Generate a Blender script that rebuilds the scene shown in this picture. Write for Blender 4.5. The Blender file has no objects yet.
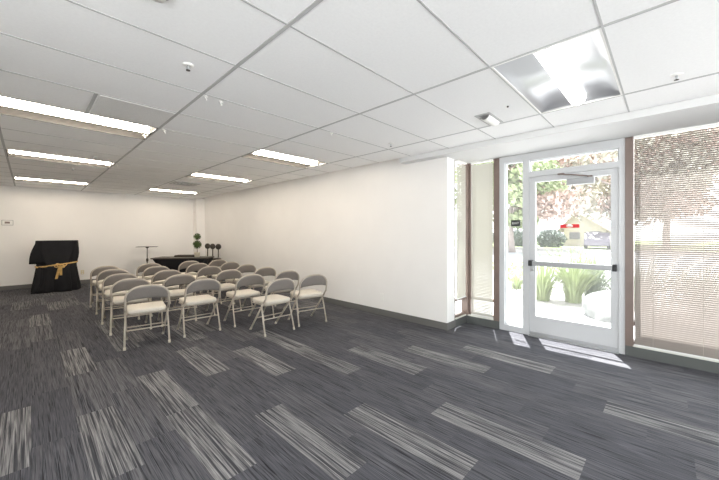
import bpy, bmesh, math, random
from mathutils import Vector, Matrix, noise

PI = math.pi
sc = bpy.context.scene
COL = sc.collection

# ------------------------------------------------------------------ camera
cam_d = bpy.data.cameras.new('camera')
cam = bpy.data.objects.new('camera', cam_d)
COL.objects.link(cam)
cam.location = (0, 0, 1.38)
cam.rotation_euler = (PI / 2, 0, -math.radians(46.076))
cam_d.sensor_width = 36
cam_d.lens = 319.27 / 719 * 36
cam_d.shift_y = -7 / 719
cam_d.clip_start = 0.02
cam_d.clip_end = 400
sc.camera = cam

# ------------------------------------------------------------------ light
sc.view_settings.view_transform = 'Standard'
sc.view_settings.look = 'None'
sc.view_settings.gamma = 1
sc.view_settings.use_curve_mapping = False
sc.view_settings.exposure = 0.55
LAMP_NEUTRAL = 4.0
LAMP_WARM = 32.0
world = bpy.data.worlds.new('sky')
sc.world = world
world.use_nodes = True
wn = world.node_tree.nodes
wn['Background'].inputs[0].default_value = (0.93, 0.965, 1.0, 1)
wn['Background'].inputs[1].default_value = 3.4
sun_d = bpy.data.lights.new('sun', 'SUN')
sun = bpy.data.objects.new('sun', sun_d)
COL.objects.link(sun)
sun_d.energy = 22.0
sun_d.angle = math.radians(0.6)
sun_d.color = (1.0, 0.98, 0.965)
sun.rotation_euler = Vector((-0.268, -0.125, -1)).to_track_quat('-Z', 'Y').to_euler()
sun.location = (8, 4, 12)
sc.cycles.max_bounces = 10
sc.cycles.diffuse_bounces = 6
sc.cycles.transparent_max_bounces = 16
sc.cycles.caustics_reflective = False
sc.cycles.caustics_refractive = False
sc.cycles.sample_clamp_indirect = 6
sc.cycles.use_denoising = True


# ------------------------------------------------------------------ materials
def lin(c):
    c = c / 255
    return c / 12.92 if c <= 0.04045 else ((c + 0.055) / 1.055) ** 2.4


def rgb(r, g, b):
    return (lin(r), lin(g), lin(b), 1)


def mat(name, col, rough=0.6, metal=0.0, noise_amt=0.0, nscale=20.0, bump=0.0, bscale=200.0, spec=0.5, sheen=0.0):
    m = bpy.data.materials.new(name)
    m.use_nodes = True
    nt = m.node_tree
    b = nt.nodes['Principled BSDF']
    b.inputs['Base Color'].default_value = col
    b.inputs['Roughness'].default_value = rough
    b.inputs['Metallic'].default_value = metal
    b.inputs['Specular IOR Level'].default_value = spec
    if sheen:
        b.inputs['Sheen Weight'].default_value = sheen
    tc = nt.nodes.new('ShaderNodeTexCoord')
    if noise_amt:
        n = nt.nodes.new('ShaderNodeTexNoise')
        n.inputs['Scale'].default_value = nscale
        n.inputs['Detail'].default_value = 4
        nt.links.new(tc.outputs['Object'], n.inputs['Vector'])
        r = nt.nodes.new('ShaderNodeValToRGB')
        lo = tuple(max(0, c * (1 - noise_amt)) for c in col[:3]) + (1,)
        hi = tuple(min(1, c * (1 + noise_amt)) for c in col[:3]) + (1,)
        r.color_ramp.elements[0].color = lo
        r.color_ramp.elements[0].position = 0.3
        r.color_ramp.elements[1].color = hi
        r.color_ramp.elements[1].position = 0.7
        nt.links.new(n.outputs['Fac'], r.inputs['Fac'])
        nt.links.new(r.outputs['Color'], b.inputs['Base Color'])
    if bump:
        n2 = nt.nodes.new('ShaderNodeTexNoise')
        n2.inputs['Scale'].default_value = bscale
        nt.links.new(tc.outputs['Object'], n2.inputs['Vector'])
        bp = nt.nodes.new('ShaderNodeBump')
        bp.inputs['Strength'].default_value = bump
        bp.inputs['Distance'].default_value = 0.003
        nt.links.new(n2.outputs['Fac'], bp.inputs['Height'])
        nt.links.new(bp.outputs['Normal'], b.inputs['Normal'])
    return m


def emit(name, col, s):
    m = bpy.data.materials.new(name)
    m.use_nodes = True
    b = m.node_tree.nodes['Principled BSDF']
    b.inputs['Base Color'].default_value = (0.8, 0.8, 0.8, 1)
    b.inputs['Emission Color'].default_value = col
    b.inputs['Emission Strength'].default_value = s
    return m


def glass_mat():
    m = bpy.data.materials.new('clear_glass')
    m.use_nodes = True
    nt = m.node_tree
    nt.nodes.clear()
    o = nt.nodes.new('ShaderNodeOutputMaterial')
    mx = nt.nodes.new('ShaderNodeMixShader')
    lw = nt.nodes.new('ShaderNodeLayerWeight')
    lw.inputs['Blend'].default_value = 0.5
    pw = nt.nodes.new('ShaderNodeMath'); pw.operation = 'POWER'; pw.inputs[1].default_value = 4.5
    nt.links.new(lw.outputs['Facing'], pw.inputs[0])
    f = nt.nodes.new('ShaderNodeMath'); f.operation = 'MULTIPLY_ADD'
    f.inputs[1].default_value = 0.8; f.inputs[2].default_value = 0.03
    nt.links.new(pw.outputs[0], f.inputs[0])
    t = nt.nodes.new('ShaderNodeBsdfTransparent')
    t.inputs[0].default_value = (0.96, 0.98, 0.97, 1)
    g = nt.nodes.new('ShaderNodeBsdfGlossy')
    g.inputs['Roughness'].default_value = 0.02
    nt.links.new(f.outputs[0], mx.inputs[0])
    nt.links.new(t.outputs[0], mx.inputs[1])
    nt.links.new(g.outputs[0], mx.inputs[2])
    veil = nt.nodes.new('ShaderNodeBsdfTranslucent')  # white veil mixed into the panes to imitate glare haze over the view
    veil.inputs[0].default_value = (0.9, 0.9, 0.9, 1)
    md = nt.nodes.new('ShaderNodeMixShader')
    md.inputs[0].default_value = 0.03
    nt.links.new(mx.outputs[0], md.inputs[1])
    nt.links.new(veil.outputs[0], md.inputs[2])
    nt.links.new(md.outputs[0], o.inputs[0])
    return m


def slat_mat(name, col, trans, tcol=None):
    m = bpy.data.materials.new(name)
    m.use_nodes = True
    nt = m.node_tree
    nt.nodes.clear()
    o = nt.nodes.new('ShaderNodeOutputMaterial')
    mx = nt.nodes.new('ShaderNodeMixShader')
    mx.inputs[0].default_value = trans
    d = nt.nodes.new('ShaderNodeBsdfDiffuse')
    d.inputs[0].default_value = col
    t = nt.nodes.new('ShaderNodeBsdfTranslucent')
    t.inputs[0].default_value = tcol or col
    nt.links.new(d.outputs[0], mx.inputs[1])
    nt.links.new(t.outputs[0], mx.inputs[2])
    nt.links.new(mx.outputs[0], o.inputs[0])
    return m


def carpet_mat():
    m = bpy.data.materials.new('striped_carpet')
    m.use_nodes = True
    nt = m.node_tree
    N, L = nt.nodes, nt.links
    b = N['Principled BSDF']
    b.inputs['Roughness'].default_value = 0.95
    b.inputs['Specular IOR Level'].default_value = 0.15
    tc = N.new('ShaderNodeTexCoord')
    at = N.new('ShaderNodeAttribute'); at.attribute_name = 'tone'
    sd = N.new('ShaderNodeAttribute'); sd.attribute_name = 'seed'

    def streak(sx, sy, off, detail=2):
        mp = N.new('ShaderNodeMapping')
        mp.inputs['Scale'].default_value = (sx, sy, 1)
        L.new(tc.outputs['Object'], mp.inputs['Vector'])
        ad = N.new('ShaderNodeVectorMath'); ad.operation = 'ADD'
        cb = N.new('ShaderNodeCombineXYZ')
        mu = N.new('ShaderNodeMath'); mu.operation = 'MULTIPLY'; mu.inputs[1].default_value = off
        L.new(sd.outputs['Fac'], mu.inputs[0])
        L.new(mu.outputs[0], cb.inputs['X']); L.new(mu.outputs[0], cb.inputs['Z'])
        L.new(mp.outputs[0], ad.inputs[0]); L.new(cb.outputs[0], ad.inputs[1])
        n = N.new('ShaderNodeTexNoise')
        n.inputs['Scale'].default_value = 1
        n.inputs['Detail'].default_value = detail
        n.inputs['Roughness'].default_value = 0.65
        L.new(ad.outputs[0], n.inputs['Vector'])
        return n.outputs['Fac']

    def mr(sock, a, bb, c=0.0, d=1.0):
        r = N.new('ShaderNodeMapRange')
        r.inputs['From Min'].default_value = a; r.inputs['From Max'].default_value = bb
        r.inputs['To Min'].default_value = c; r.inputs['To Max'].default_value = d
        L.new(sock, r.inputs['Value'])
        return r.outputs[0]

    def mix(f, c1, c2):
        x = N.new('ShaderNodeMix'); x.data_type = 'RGBA'
        for s, v in ((0, f), (6, c1), (7, c2)):
            if isinstance(v, (tuple, float)):
                x.inputs[s].default_value = v
            else:
                L.new(v, x.inputs[s])
        return x.outputs[2]

    fine = streak(210, 3.8, 37.0, 3)
    broad = streak(80, 1.3, 91.0, 2)
    dark = mix(mr(fine, 0.40, 0.61), rgb(36, 36, 40), rgb(100, 100, 106))
    dark = mix(mr(broad, 0.35, 0.7), dark, rgb(81, 81, 86))
    lightc = mix(mr(fine, 0.3, 0.62), rgb(66, 65, 69), rgb(168, 166, 165))
    lp = mix(mr(broad, 0.40, 0.56), rgb(60, 60, 64), lightc)
    # 'tone' is 0 on the dark planks and 1 on the pale ones
    col = mix(at.outputs['Fac'], dark, lp)
    L.new(col, b.inputs['Base Color'])
    n2 = N.new('ShaderNodeTexNoise'); n2.inputs['Scale'].default_value = 260
    L.new(tc.outputs['Object'], n2.inputs['Vector'])
    bp = N.new('ShaderNodeBump'); bp.inputs['Strength'].default_value = 0.5; bp.inputs['Distance'].default_value = 0.004
    L.new(n2.outputs['Fac'], bp.inputs['Height']); L.new(bp.outputs['Normal'], b.inputs['Normal'])
    return m


M = dict(
    wall=mat('wall_paint', rgb(238, 236, 233), 0.7, noise_amt=0.012, nscale=2.5, bump=0.15, bscale=160),
    tile=mat('ceiling_tile', rgb(246, 246, 245), 0.9, noise_amt=0.02, nscale=60, bump=0.3, bscale=400),
    tee=mat('ceiling_grid', rgb(184, 184, 183), 0.55),
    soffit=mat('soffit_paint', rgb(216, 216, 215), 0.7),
    base=mat('rubber_baseboard', rgb(104, 103, 100), 0.6),
    curb=mat('window_base', rgb(86, 88, 86), 0.6),
    carpet=carpet_mat(),
    white=mat('white_aluminium', rgb(196, 197, 198), 0.35),
    brown=mat('bronze_aluminium', rgb(120, 104, 96), 0.4, noise_amt=0.06, nscale=9),
    sill=mat('white_sill', rgb(226, 225, 215), 0.5),
    steel=mat('brushed_steel', rgb(185, 186, 187), 0.35, 0.8),
    silver=mat('satin_silver', rgb(158, 159, 160), 0.4, 0.3),
    black=mat('black_plastic', rgb(38, 38, 40), 0.5),
    dark=mat('dark_metal', rgb(62, 56, 50), 0.45, 0.3),
    glass=glass_mat(),
    lens=emit('lamp_lens', (1.0, 0.99, 0.97, 1), LAMP_NEUTRAL),
    lens_w=emit('lamp_lens_warm', (1.0, 0.88, 0.73, 1), LAMP_WARM),
    pan_w=mat('lamp_reflector_dim', rgb(98, 96, 93), 0.6, spec=0.1),  # reflector colour darkened so the strong warm lens does not burn it out
    pan=mat('lamp_reflector', rgb(176, 177, 180), 0.3, 0.5),
    plastic=mat('white_plastic', rgb(238, 237, 233), 0.4),
    ivory=mat('ivory_plastic', rgb(222, 210, 180), 0.4),
    chairmetal=mat('chair_tube', rgb(184, 174, 160), 0.4, 0.1),
    chairpanel=mat('chair_back_panel', rgb(126, 119, 113), 0.45, 0.1, noise_amt=0.03, nscale=40),
    seat=mat('chair_seat_fabric', rgb(208, 200, 186), 0.9, noise_amt=0.06, nscale=90, bump=0.3, bscale=300, sheen=0.2),
    rubber=mat('rubber_foot', rgb(196, 188, 174), 0.7),
    cloth=mat('black_cloth', rgb(26, 26, 29), 0.75, noise_amt=0.15, nscale=6, spec=0.3),
    cloth2=mat('black_table_cloth', rgb(24, 24, 28), 0.7, spec=0.3),
    gold=mat('gold_satin', rgb(214, 176, 108), 0.4, 0.15, noise_amt=0.15, nscale=25),
    tabletop=mat('dark_laminate', rgb(74, 66, 58), 0.5),
    leafball=mat('topiary_leaf', rgb(74, 92, 48), 0.7, noise_amt=0.35, nscale=50),
    stemwood=mat('topiary_stem', rgb(110, 84, 60), 0.8),
    pot=mat('white_ceramic', rgb(222, 214, 196), 0.4),
    vent=mat('perforated_metal', rgb(228, 228, 226), 0.6, noise_amt=0.08, nscale=120),
    # outdoors
    paving=mat('pale_concrete', rgb(178, 178, 179), 0.9, noise_amt=0.05, nscale=1.5),
    bed=mat('pale_gravel', rgb(146, 144, 140), 0.95, noise_amt=0.14, nscale=7, bump=0.4, bscale=40),
    road=mat('pale_asphalt', rgb(140, 142, 146), 0.9, noise_amt=0.05, nscale=0.7),
    lawn=mat('lawn', rgb(118, 130, 90), 0.95, noise_amt=0.2, nscale=3),
    kerb=mat('kerb_stone', rgb(180, 178, 173), 0.9),
    rock=mat('boulder_stone', rgb(108, 110, 108), 0.9, noise_amt=0.08, nscale=4, bump=0.5, bscale=12),
    blade=mat('blade_leaf', rgb(140, 152, 108), 0.6, noise_amt=0.2, nscale=6),
    blade2=mat('blade_leaf_grey', rgb(122, 134, 114), 0.6, noise_amt=0.25, nscale=6),
    shrub=mat('shrub_leaf', rgb(112, 116, 104), 0.8, noise_amt=0.2, nscale=10),
    hedge=mat('hedge_leaf', rgb(116, 126, 120), 0.8, noise_amt=0.3, nscale=3),
    pinkleaf=mat('russet_leaf', rgb(188, 166, 156), 0.8, noise_amt=0.18, nscale=1.5),
    greenleaf=mat('green_leaf', rgb(146, 156, 118), 0.8, noise_amt=0.22, nscale=1.5),
    palegreen=mat('pale_leaf', rgb(166, 162, 148), 0.8, noise_amt=0.2, nscale=1.5),
    bark=mat('tree_bark', rgb(150, 140, 134), 0.9, noise_amt=0.2, nscale=8),
    stucco=mat('house_stucco', rgb(188, 177, 171), 0.9),
    roof=mat('house_roof', rgb(184, 170, 164), 0.9, noise_amt=0.08, nscale=5),
    garage=mat('house_opening', rgb(126, 121, 132), 0.6),
    red=mat('red_sticker', rgb(214, 40, 50), 0.5),
    redlight=mat('pale_sticker', rgb(240, 214, 208), 0.5),
    slat=slat_mat('blind_slat', rgb(142, 135, 130), 0.04, rgb(205, 190, 176)),
    slat_l=slat_mat('blind_slat_cream', rgb(196, 194, 186), 0.06, rgb(222, 218, 200)),
)


# ------------------------------------------------------------------ helpers
def tag(o, label=None, cat=None, group=None, kind=None):
    if label: o['label'] = label
    if cat: o['category'] = cat
    if group: o['group'] = group
    if kind: o['kind'] = kind
    return o


def empty(name, loc=(0, 0, 0), rz=0.0, label=None, cat=None, group=None, kind=None):
    o = bpy.data.objects.new(name, None)
    o.empty_display_size = 0.1
    COL.objects.link(o)
    o.location = loc
    o.rotation_euler = (0, 0, rz)
    return tag(o, label, cat, group, kind)


def box(bm, x0, x1, y0, y1, z0, z1, mi=0):
    vs = [bm.verts.new(v) for v in ((x0, y0, z0), (x1, y0, z0), (x1, y1, z0), (x0, y1, z0),
                                    (x0, y0, z1), (x1, y0, z1), (x1, y1, z1), (x0, y1, z1))]
    for f in ((0, 3, 2, 1), (4, 5, 6, 7), (0, 1, 5, 4), (1, 2, 6, 5), (2, 3, 7, 6), (3, 0, 4, 7)):
        fc = bm.faces.new([vs[i] for i in f])
        fc.material_index = mi
    return vs


def tube(bm, pts, r, seg=8, cap=True, closed=False, radii=None):
    pts = [Vector(p) for p in pts]
    n = len(pts)
    rings = []
    prev = None
    for i, p in enumerate(pts):
        if closed:
            t = (pts[(i + 1) % n] - pts[i - 1]).normalized()
        else:
            t = (pts[min(i + 1, n - 1)] - pts[max(i - 1, 0)]).normalized()
        if prev is None:
            a = Vector((0, 0, 1)) if abs(t.z) < 0.9 else Vector((1, 0, 0))
            u = (a - t * a.dot(t)).normalized()
        else:
            u = (prev - t * prev.dot(t)).normalized()
        prev = u
        v = t.cross(u)
        rr = radii[i] if radii else r
        rings.append([bm.verts.new(p + (u * math.cos(2 * PI * k / seg) + v * math.sin(2 * PI * k / seg)) * rr) for k in range(seg)])
    m = n if closed else n - 1
    for i in range(m):
        a, b = rings[i], rings[(i + 1) % n]
        for k in range(seg):
            f = bm.faces.new((a[k], a[(k + 1) % seg], b[(k + 1) % seg], b[k]))
            f.smooth = True
    if cap and not closed:
        bm.faces.new(rings[0][::-1])
        bm.faces.new(rings[-1])


def lathe(bm, prof, seg=20, c=(0, 0, 0)):
    rings = []
    for r, z in prof:
        if r < 1e-5:
            rings.append([bm.verts.new((c[0], c[1], c[2] + z))])
        else:
            rings.append([bm.verts.new((c[0] + r * math.cos(2 * PI * k / seg), c[1] + r * math.sin(2 * PI * k / seg), c[2] + z)) for k in range(seg)])
    for a, b in zip(rings, rings[1:]):
        for k in range(seg):
            k2 = (k + 1) % seg
            if len(a) == 1 and len(b) == 1: continue
            if len(a) == 1: f = bm.faces.new((a[0], b[k2], b[k]))
            elif len(b) == 1: f = bm.faces.new((a[k], a[k2], b[0]))
            else: f = bm.faces.new((a[k], a[k2], b[k2], b[k]))
            f.smooth = True


def obj(name, bm, m, parent=None, loc=None, bevel=0.0, kind=None, recalc=True):
    if recalc:
        bmesh.ops.recalc_face_normals(bm, faces=bm.faces)
    if bevel:
        bmesh.ops.bevel(bm, geom=[e for e in bm.edges], offset=bevel, segments=2, affect='EDGES', profile=0.6)
    me = bpy.data.meshes.new(name)
    bm.to_mesh(me)
    bm.free()
    for x in (m if isinstance(m, (list, tuple)) else [m]):
        me.materials.append(x)
    o = bpy.data.objects.new(name, me)
    COL.objects.link(o)
    if parent: o.parent = parent
    if loc: o.location = loc
    if kind: o['kind'] = kind
    return o


def boxobj(name, dims, m, parent=None, bevel=0.0, kind=None, loc=None):
    bm = bmesh.new()
    box(bm, *dims)
    return obj(name, bm, m, parent, bevel=bevel, kind=kind, loc=loc)


def struct(name, bm, m, **k):
    return obj(name, bm, m, kind='structure', **k)


def copy_tree(o, parent=None):
    c = o.copy()
    COL.objects.link(c)
    if parent:
        c.parent = parent
    for ch in list(o.children):
        copy_tree(ch, c)
    return c


# ================================================================== SETTING
XW, XR, XF = -1.44, 4.13, 4.72          # left wall, long wall, window wall
YB, YN, YJ = 11.5, -3.0, 2.25           # back wall, wall behind the camera, recess corner
ZC = 2.53

# --- floor: carpet planks laid in an ashlar pattern
random.seed(4)
PW, PL = 0.235, 0.945
light = {(1, 2.245), (1, 4.135), (3, 2.715), (3, 1.77), (5, 1.30), (5, 3.19), (7, 2.715), (7, 0.825),
         (9, 2.245), (9, 3.19), (9, 0.355), (13, -0.59), (13, 1.30), (11, 1.77), (15, 0.825), (-1, 2.715),
         (17, -0.12)}
bm = bmesh.new()
tl = bm.faces.layers.float.new('tone'); sl = bm.faces.layers.float.new('seed')
for k in range(-8, 22):
    x0 = 0.015 + PW * k; x1 = x0 + PW
    x0, x1 = max(x0, XW - 0.05), min(x1, 4.86)
    if x1 <= x0: continue
    ph = {1: 0.355, 3: 0.825, 0: 0.10, 2: 0.60}[k % 4]
    y = ph - 5 * PL
    while y < YB + 0.1:
        y0, y1 = max(y, YN - 0.1), min(y + PL, YB + 0.1)
        if y1 > y0:
            f = bm.faces.new([bm.verts.new(v) for v in ((x0, y0, 0), (x1, y0, 0), (x1, y1, 0), (x0, y1, 0))])
            lit = any(k == a and abs(y - b) < 0.06 for a, b in light)
            if lit: t = random.uniform(0.62, 0.85)
            elif (y > 4.3 or k < 0) and random.random() < 0.34: t = random.uniform(0.3, 0.65)
            else: t = random.choice((0.0, 0.0, 0.05, 0.1, 0.16, 0.22))
            f[tl] = t; f[sl] = random.random()
        y += PL
bmesh.ops.remove_doubles(bm, verts=bm.verts, dist=1e-5)
struct('floor', bm, M['carpet'])

# --- ceiling tiles (openings left for the recessed lights)
GX = [-1.44, -0.22, 1.0, 2.22, 3.44, 3.97]
GY = [0.26 + 0.625 * i for i in range(-6, 19)]
GY = [y for y in GY if y > YN] ; GY = [YN] + GY + ([YB] if GY[-1] < YB else [])
LIGHTS = [(-0.22, 4.01, 'w'), (-0.22, 6.51, 'w'), (-0.22, 9.635, 'w'), (2.22, 4.01, 'w'), (2.22, 6.51, 'w'), (2.22, 9.635, 'w'),
          (2.22, 0.26, 'n')]
bm = bmesh.new()
for i in range(len(GX) - 1):
    for j in range(len(GY) - 1):
        if any(abs(GX[i] - a) < 0.02 and abs(GY[j] - b) < 0.02 for a, b, _ in LIGHTS): continue
        box(bm, GX[i] + 0.006, GX[i + 1] - 0.006, GY[j] + 0.006, GY[j + 1] - 0.006, ZC + 0.002, ZC + 0.02)
struct('ceiling', bm, M['tile'])
bm = bmesh.new()
for x in GX[1:-1]:
    box(bm, x - 0.012, x + 0.012, YN, YB, ZC - 0.001, ZC + 0.03)
for y in GY[1:-1]:
    box(bm, XW, GX[-1], y - 0.006, y + 0.006, ZC - 0.0005, ZC + 0.028)
box(bm, 0.378, 0.402, 3.385, 4.01, ZC - 0.001, ZC + 0.03)
struct('trim_1', bm, M['tee'])
boxobj('unseen_roof_deck', (XW - 0.3, 4.85, YN - 0.3, YB + 0.3, 2.95, 3.1), M['soffit'], kind='structure').name = 'unseen_deck'  # unseen cover above the tiles, put in to stop light leaking through

# --- soffit along the window wall
bm = bmesh.new()
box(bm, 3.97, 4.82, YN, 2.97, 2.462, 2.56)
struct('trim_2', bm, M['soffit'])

# --- walls
bm = bmesh.new(); box(bm, XR, XR + 0.22, YJ, YB + 0.2, -0.05, 2.95)
struct('wall_right', bm, M['wall'])
bm = bmesh.new(); box(bm, XW - 0.2, XR, YB, YB + 0.2, -0.05, 2.95)
box(bm, 3.865, XR, 11.2, YB, 0, ZC + 0.003)
struct('wall_back', bm, M['wall'])
bm = bmesh.new(); box(bm, XW - 0.2, XW, 1.9, YB, -0.05, 2.95)
box(bm, XW - 0.2, XW, YN - 0.2, 1.9, 2.45, 2.95); box(bm, XW - 0.2, XW, YN - 0.2, 1.9, -0.05, 0.15)  # opening for the added left window
struct('wall_left', bm, M['wall'])
bm = bmesh.new()                                   # wall behind the camera, with one wide window opening added for daylight
box(bm, 4.2, 4.82, YN - 0.2, YN, -0.05, 2.95)
box(bm, XW, 4.2, YN - 0.2, YN, 2.45, 2.95); box(bm, XW, 4.2, YN - 0.2, YN, -0.05, 0.15)
struct('wall_front', bm, M['wall'])
bm = bmesh.new()                                   # header above the storefront and the recess
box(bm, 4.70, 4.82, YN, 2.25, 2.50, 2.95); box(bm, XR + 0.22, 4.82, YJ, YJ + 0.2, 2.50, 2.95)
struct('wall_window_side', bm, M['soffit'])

# --- baseboards
def base(name, d): boxobj(name, d, M['base'], kind='structure', bevel=0.003)
base('baseboard_right', (XR - 0.012, XR, YJ + 0.0, 11.2, 0, 0.1))
base('baseboard_back', (XW, 3.853, YB - 0.012, YB, 0, 0.1))
bm = bmesh.new(); box(bm, 3.853, 3.865, 11.188, YB, 0, 0.1); box(bm, 3.865, XR, 11.188, 11.2, 0, 0.1)
struct('baseboard_column', bm, M['base'])
base('baseboard_left', (XW, XW + 0.012, YN, YB, 0, 0.1))
bm = bmesh.new(); box(bm, XR - 0.012, 4.36, YJ - 0.012, YJ, 0, 0.1)
struct('baseboard_recess', bm, M['base'])

# --- low base and sill under the windows
bm = bmesh.new()
box(bm, 4.36, 4.80, YJ - 0.012, YJ + 0.12, 0, 0.11)
box(bm, 4.69, 4.84, 1.735, 2.22, 0, 0.11)
box(bm, 4.69, 4.84, YN, 0.342, 0, 0.11)
struct('trim_3', bm, M['curb'])
bm = bmesh.new()
box(bm, 4.36, 4.70, YJ - 0.02, YJ + 0.02, 0.11, 0.128)
box(bm, 4.69, 4.74, 1.815, 2.22, 0.11, 0.128)
box(bm, 4.69, 4.74, YN, 0.275, 0.11, 0.128)
struct('trim_4', bm, M['sill'])

# --- white frame around door, side light and transom
bm = bmesh.new()
box(bm, 4.70, 4.82, 1.665, 1.735, 0.0, 2.46)
box(bm, 4.70, 4.82, 1.345, 1.425, 0.0, 2.46)
box(bm, 4.70, 4.82, 0.342, 0.398, 0.0, 2.46)
box(bm, 4.70, 4.82, 1.425, 1.665, 2.375, 2.46); box(bm, 4.70, 4.82, 0.398, 1.345, 2.36, 2.46)
box(bm, 4.70, 4.82, 0.398, 1.345, 2.135, 2.205)
box(bm, 4.70, 4.82, 1.425, 1.665, 0.0, 0.085)
struct('trim_5', bm, M['white'])
bm = bmesh.new(); box(bm, 4.66, 4.86, 0.398, 1.345, 0.0, 0.012)
struct('trim_6', bm, M['steel'])


def window(name, panes, members, along, at, fm):
    """along 'y': panes (y0,y1,z0,z1) in the plane x=at ; along 'x': in the plane y=at"""
    bm = bmesh.new()
    for a0, a1, z0, z1, d0, d1 in members:
        if along == 'y': box(bm, at + d0, at + d1, a0, a1, z0, z1)
        else: box(bm, a0, a1, at + d0, at + d1, z0, z1)
    w = struct(name, bm, fm)
    for a0, a1, z0, z1 in panes:
        bm = bmesh.new()
        if along == 'y': vs = ((at + 0.05, a0, z0), (at + 0.05, a1, z0), (at + 0.05, a1, z1), (at + 0.05, a0, z1))
        else: vs = ((a0, at + 0.05, z0), (a1, at + 0.05, z0), (a1, at + 0.05, z1), (a0, at + 0.05, z1))
        bm.faces.new([bm.verts.new(v) for v in vs])
        obj('pane', bm, M['glass'], w)
    return w


H = 2.455
window('window_1', [(4.37, 4.69, 0.16, 0.36), (4.37, 4.69, 0.40, H)],
       [(4.355, 4.37, 0.11, H, -0.0, 0.06), (4.69, 4.72, 0.11, H, -0.045, 0.06), (4.37, 4.69, 0.36, 0.40, 0.01, 0.06), (4.37, 4.69, 0.128, 0.16, 0.0, 0.06)],
       'x', YJ, M['brown'])
window('window_2', [(1.815, 2.17, 0.16, 0.36), (1.815, 2.17, 0.40, H)],
       [(2.17, 2.205, 0.11, H, 0.0, 0.1), (1.735, 1.815, 0.11, H, -0.03, 0.1), (1.815, 2.17, 0.36, 0.40, 0.01, 0.1), (1.815, 2.17, 0.128, 0.16, 0.0, 0.1)],
       'y', XF, M['brown'])
w3 = window('window_3', [(1.435, 1.655, 0.095, 2.365)],
            [(1.425, 1.435, 0.085, 2.375, 0.02, 0.08), (1.655, 1.665, 0.085, 2.375, 0.02, 0.08), (1.435, 1.655, 0.085, 0.095, 0.02, 0.08), (1.435, 1.655, 2.365, 2.375, 0.02, 0.08)],
            'y', XF, M['white'])
window('window_4', [(0.41, 1.335, 2.215, 2.35)],
       [(0.398, 0.41, 2.205, 2.36, 0.02, 0.08), (1.335, 1.345, 2.205, 2.36, 0.02, 0.08), (0.41, 1.335, 2.205, 2.215, 0.02, 0.08), (0.41, 1.335, 2.35, 2.36, 0.02, 0.08)],
       'y', XF, M['white'])
window('window_5', [(-1.30, 0.27, 0.16, 0.335), (-1.30, 0.27, 0.385, H)],
       [(0.27, 0.342, 0.11, H, -0.03, 0.1), (-1.36, -1.30, 0.11, H, -0.03, 0.1), (-1.30, 0.27, 0.335, 0.385, 0.01, 0.1), (-1.30, 0.27, 0.128, 0.16, 0.0, 0.1)],
       'y', XF, M['brown'])
window('window_6', [(-2.94, -1.36, 0.16, 0.335), (-2.94, -1.36, 0.385, H)],
       [(-3.0, -2.94, 0.11, H, -0.03, 0.1), (-2.94, -1.36, 0.335, 0.385, 0.01, 0.1), (-2.94, -1.36, 0.128, 0.16, 0.0, 0.1)],
       'y', XF, M['brown'])
window('added_window_rear', [(-1.39, 1.37, 0.2, 2.4), (1.43, 4.15, 0.2, 2.4)],  # unseen window added behind the camera to bring in daylight
       [(-1.44, -1.39, 0.15, 2.45, 0, 0.1), (1.37, 1.43, 0.15, 2.45, 0, 0.1), (4.15, 4.2, 0.15, 2.45, 0, 0.1), (-1.39, 4.15, 0.15, 0.2, 0, 0.1), (-1.39, 4.15, 2.4, 2.45, 0, 0.1)],
       'x', YN - 0.1, M['brown'])
window('added_window_left', [(-2.95, -0.58, 0.2, 2.4), (-0.52, 1.85, 0.2, 2.4)],  # unseen window added in the left wall for more daylight
       [(-3.0, -2.95, 0.15, 2.45, 0, 0.1), (-0.58, -0.52, 0.15, 2.45, 0, 0.1), (1.85, 1.9, 0.15, 2.45, 0, 0.1), (-2.95, 1.85, 0.15, 0.2, 0, 0.1), (-2.95, 1.85, 2.4, 2.45, 0, 0.1)],
       'y', XW - 0.15, M['brown'])


def text_obj(name, body, size, m, parent, loc, rot):
    cu = bpy.data.curves.new(name, 'FONT')
    cu.body = body; cu.size = size; cu.align_x = 'CENTER'; cu.align_y = 'CENTER'; cu.extrude = 0.0006
    o = bpy.data.objects.new(name, cu)
    cu.materials.append(m)
    COL.objects.link(o); o.parent = parent; o.location = loc; o.rotation_euler = rot
    return o


sg = boxobj('exit_sign', (4.762, 4.766, 1.475, 1.595, 1.475, 1.56), M['black'], w3)
sg['label'] = 'small black sign on the narrow glass reading EXIT'
text_obj('lettering', 'EXIT', 0.045, M['plastic'], sg, (4.7612, 1.535, 1.517), (PI / 2, 0, -PI / 2))

# --- door
bm = bmesh.new()
DX0, DX1 = 4.715, 4.76
box(bm, DX0, DX1, 1.270, 1.3435, 0.0125, 2.1335)
box(bm, DX0, DX1, 0.3995, 0.473, 0.0125, 2.1335)
box(bm, DX0, DX1, 0.473, 1.270, 0.012, 0.27)
box(bm, DX0, DX1, 0.473, 1.270, 2.06, 2.1335)
door = struct('door_1', bm, M['white'])
bm = bmesh.new()
bm.faces.new([bm.verts.new(v) for v in ((4.74, .473, .27), (4.74, 1.27, .27), (4.74, 1.27, 2.06), (4.74, .473, 2.06))])
obj('pane', bm, M['glass'], door)
bm = bmesh.new()
box(bm, 4.645, 4.675, 0.45, 1.30, 0.945, 1.008)
obj('push_bar', bm, M['silver'], door, bevel=0.008)
for y0, y1 in ((1.292, 1.34), (0.415, 0.452)):
    b_ = boxobj('bar_bracket', (4.640, 4.715, y0, y1, 0.94, 1.015), M['black'], door, bevel=0.004)
    b_['label'] = 'black end bracket'
bm = bmesh.new()
box(bm, 4.635, 4.712, 0.62, 0.90, 1.975, 2.05)
cl = obj('door_closer', bm, M['silver'], door, bevel=0.006)
bm = bmesh.new()
tube(bm, [(4.67, 0.66, 2.06), (4.60, 0.80, 2.085), (4.69, 0.97, 2.125)], 0.008, 6)
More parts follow.
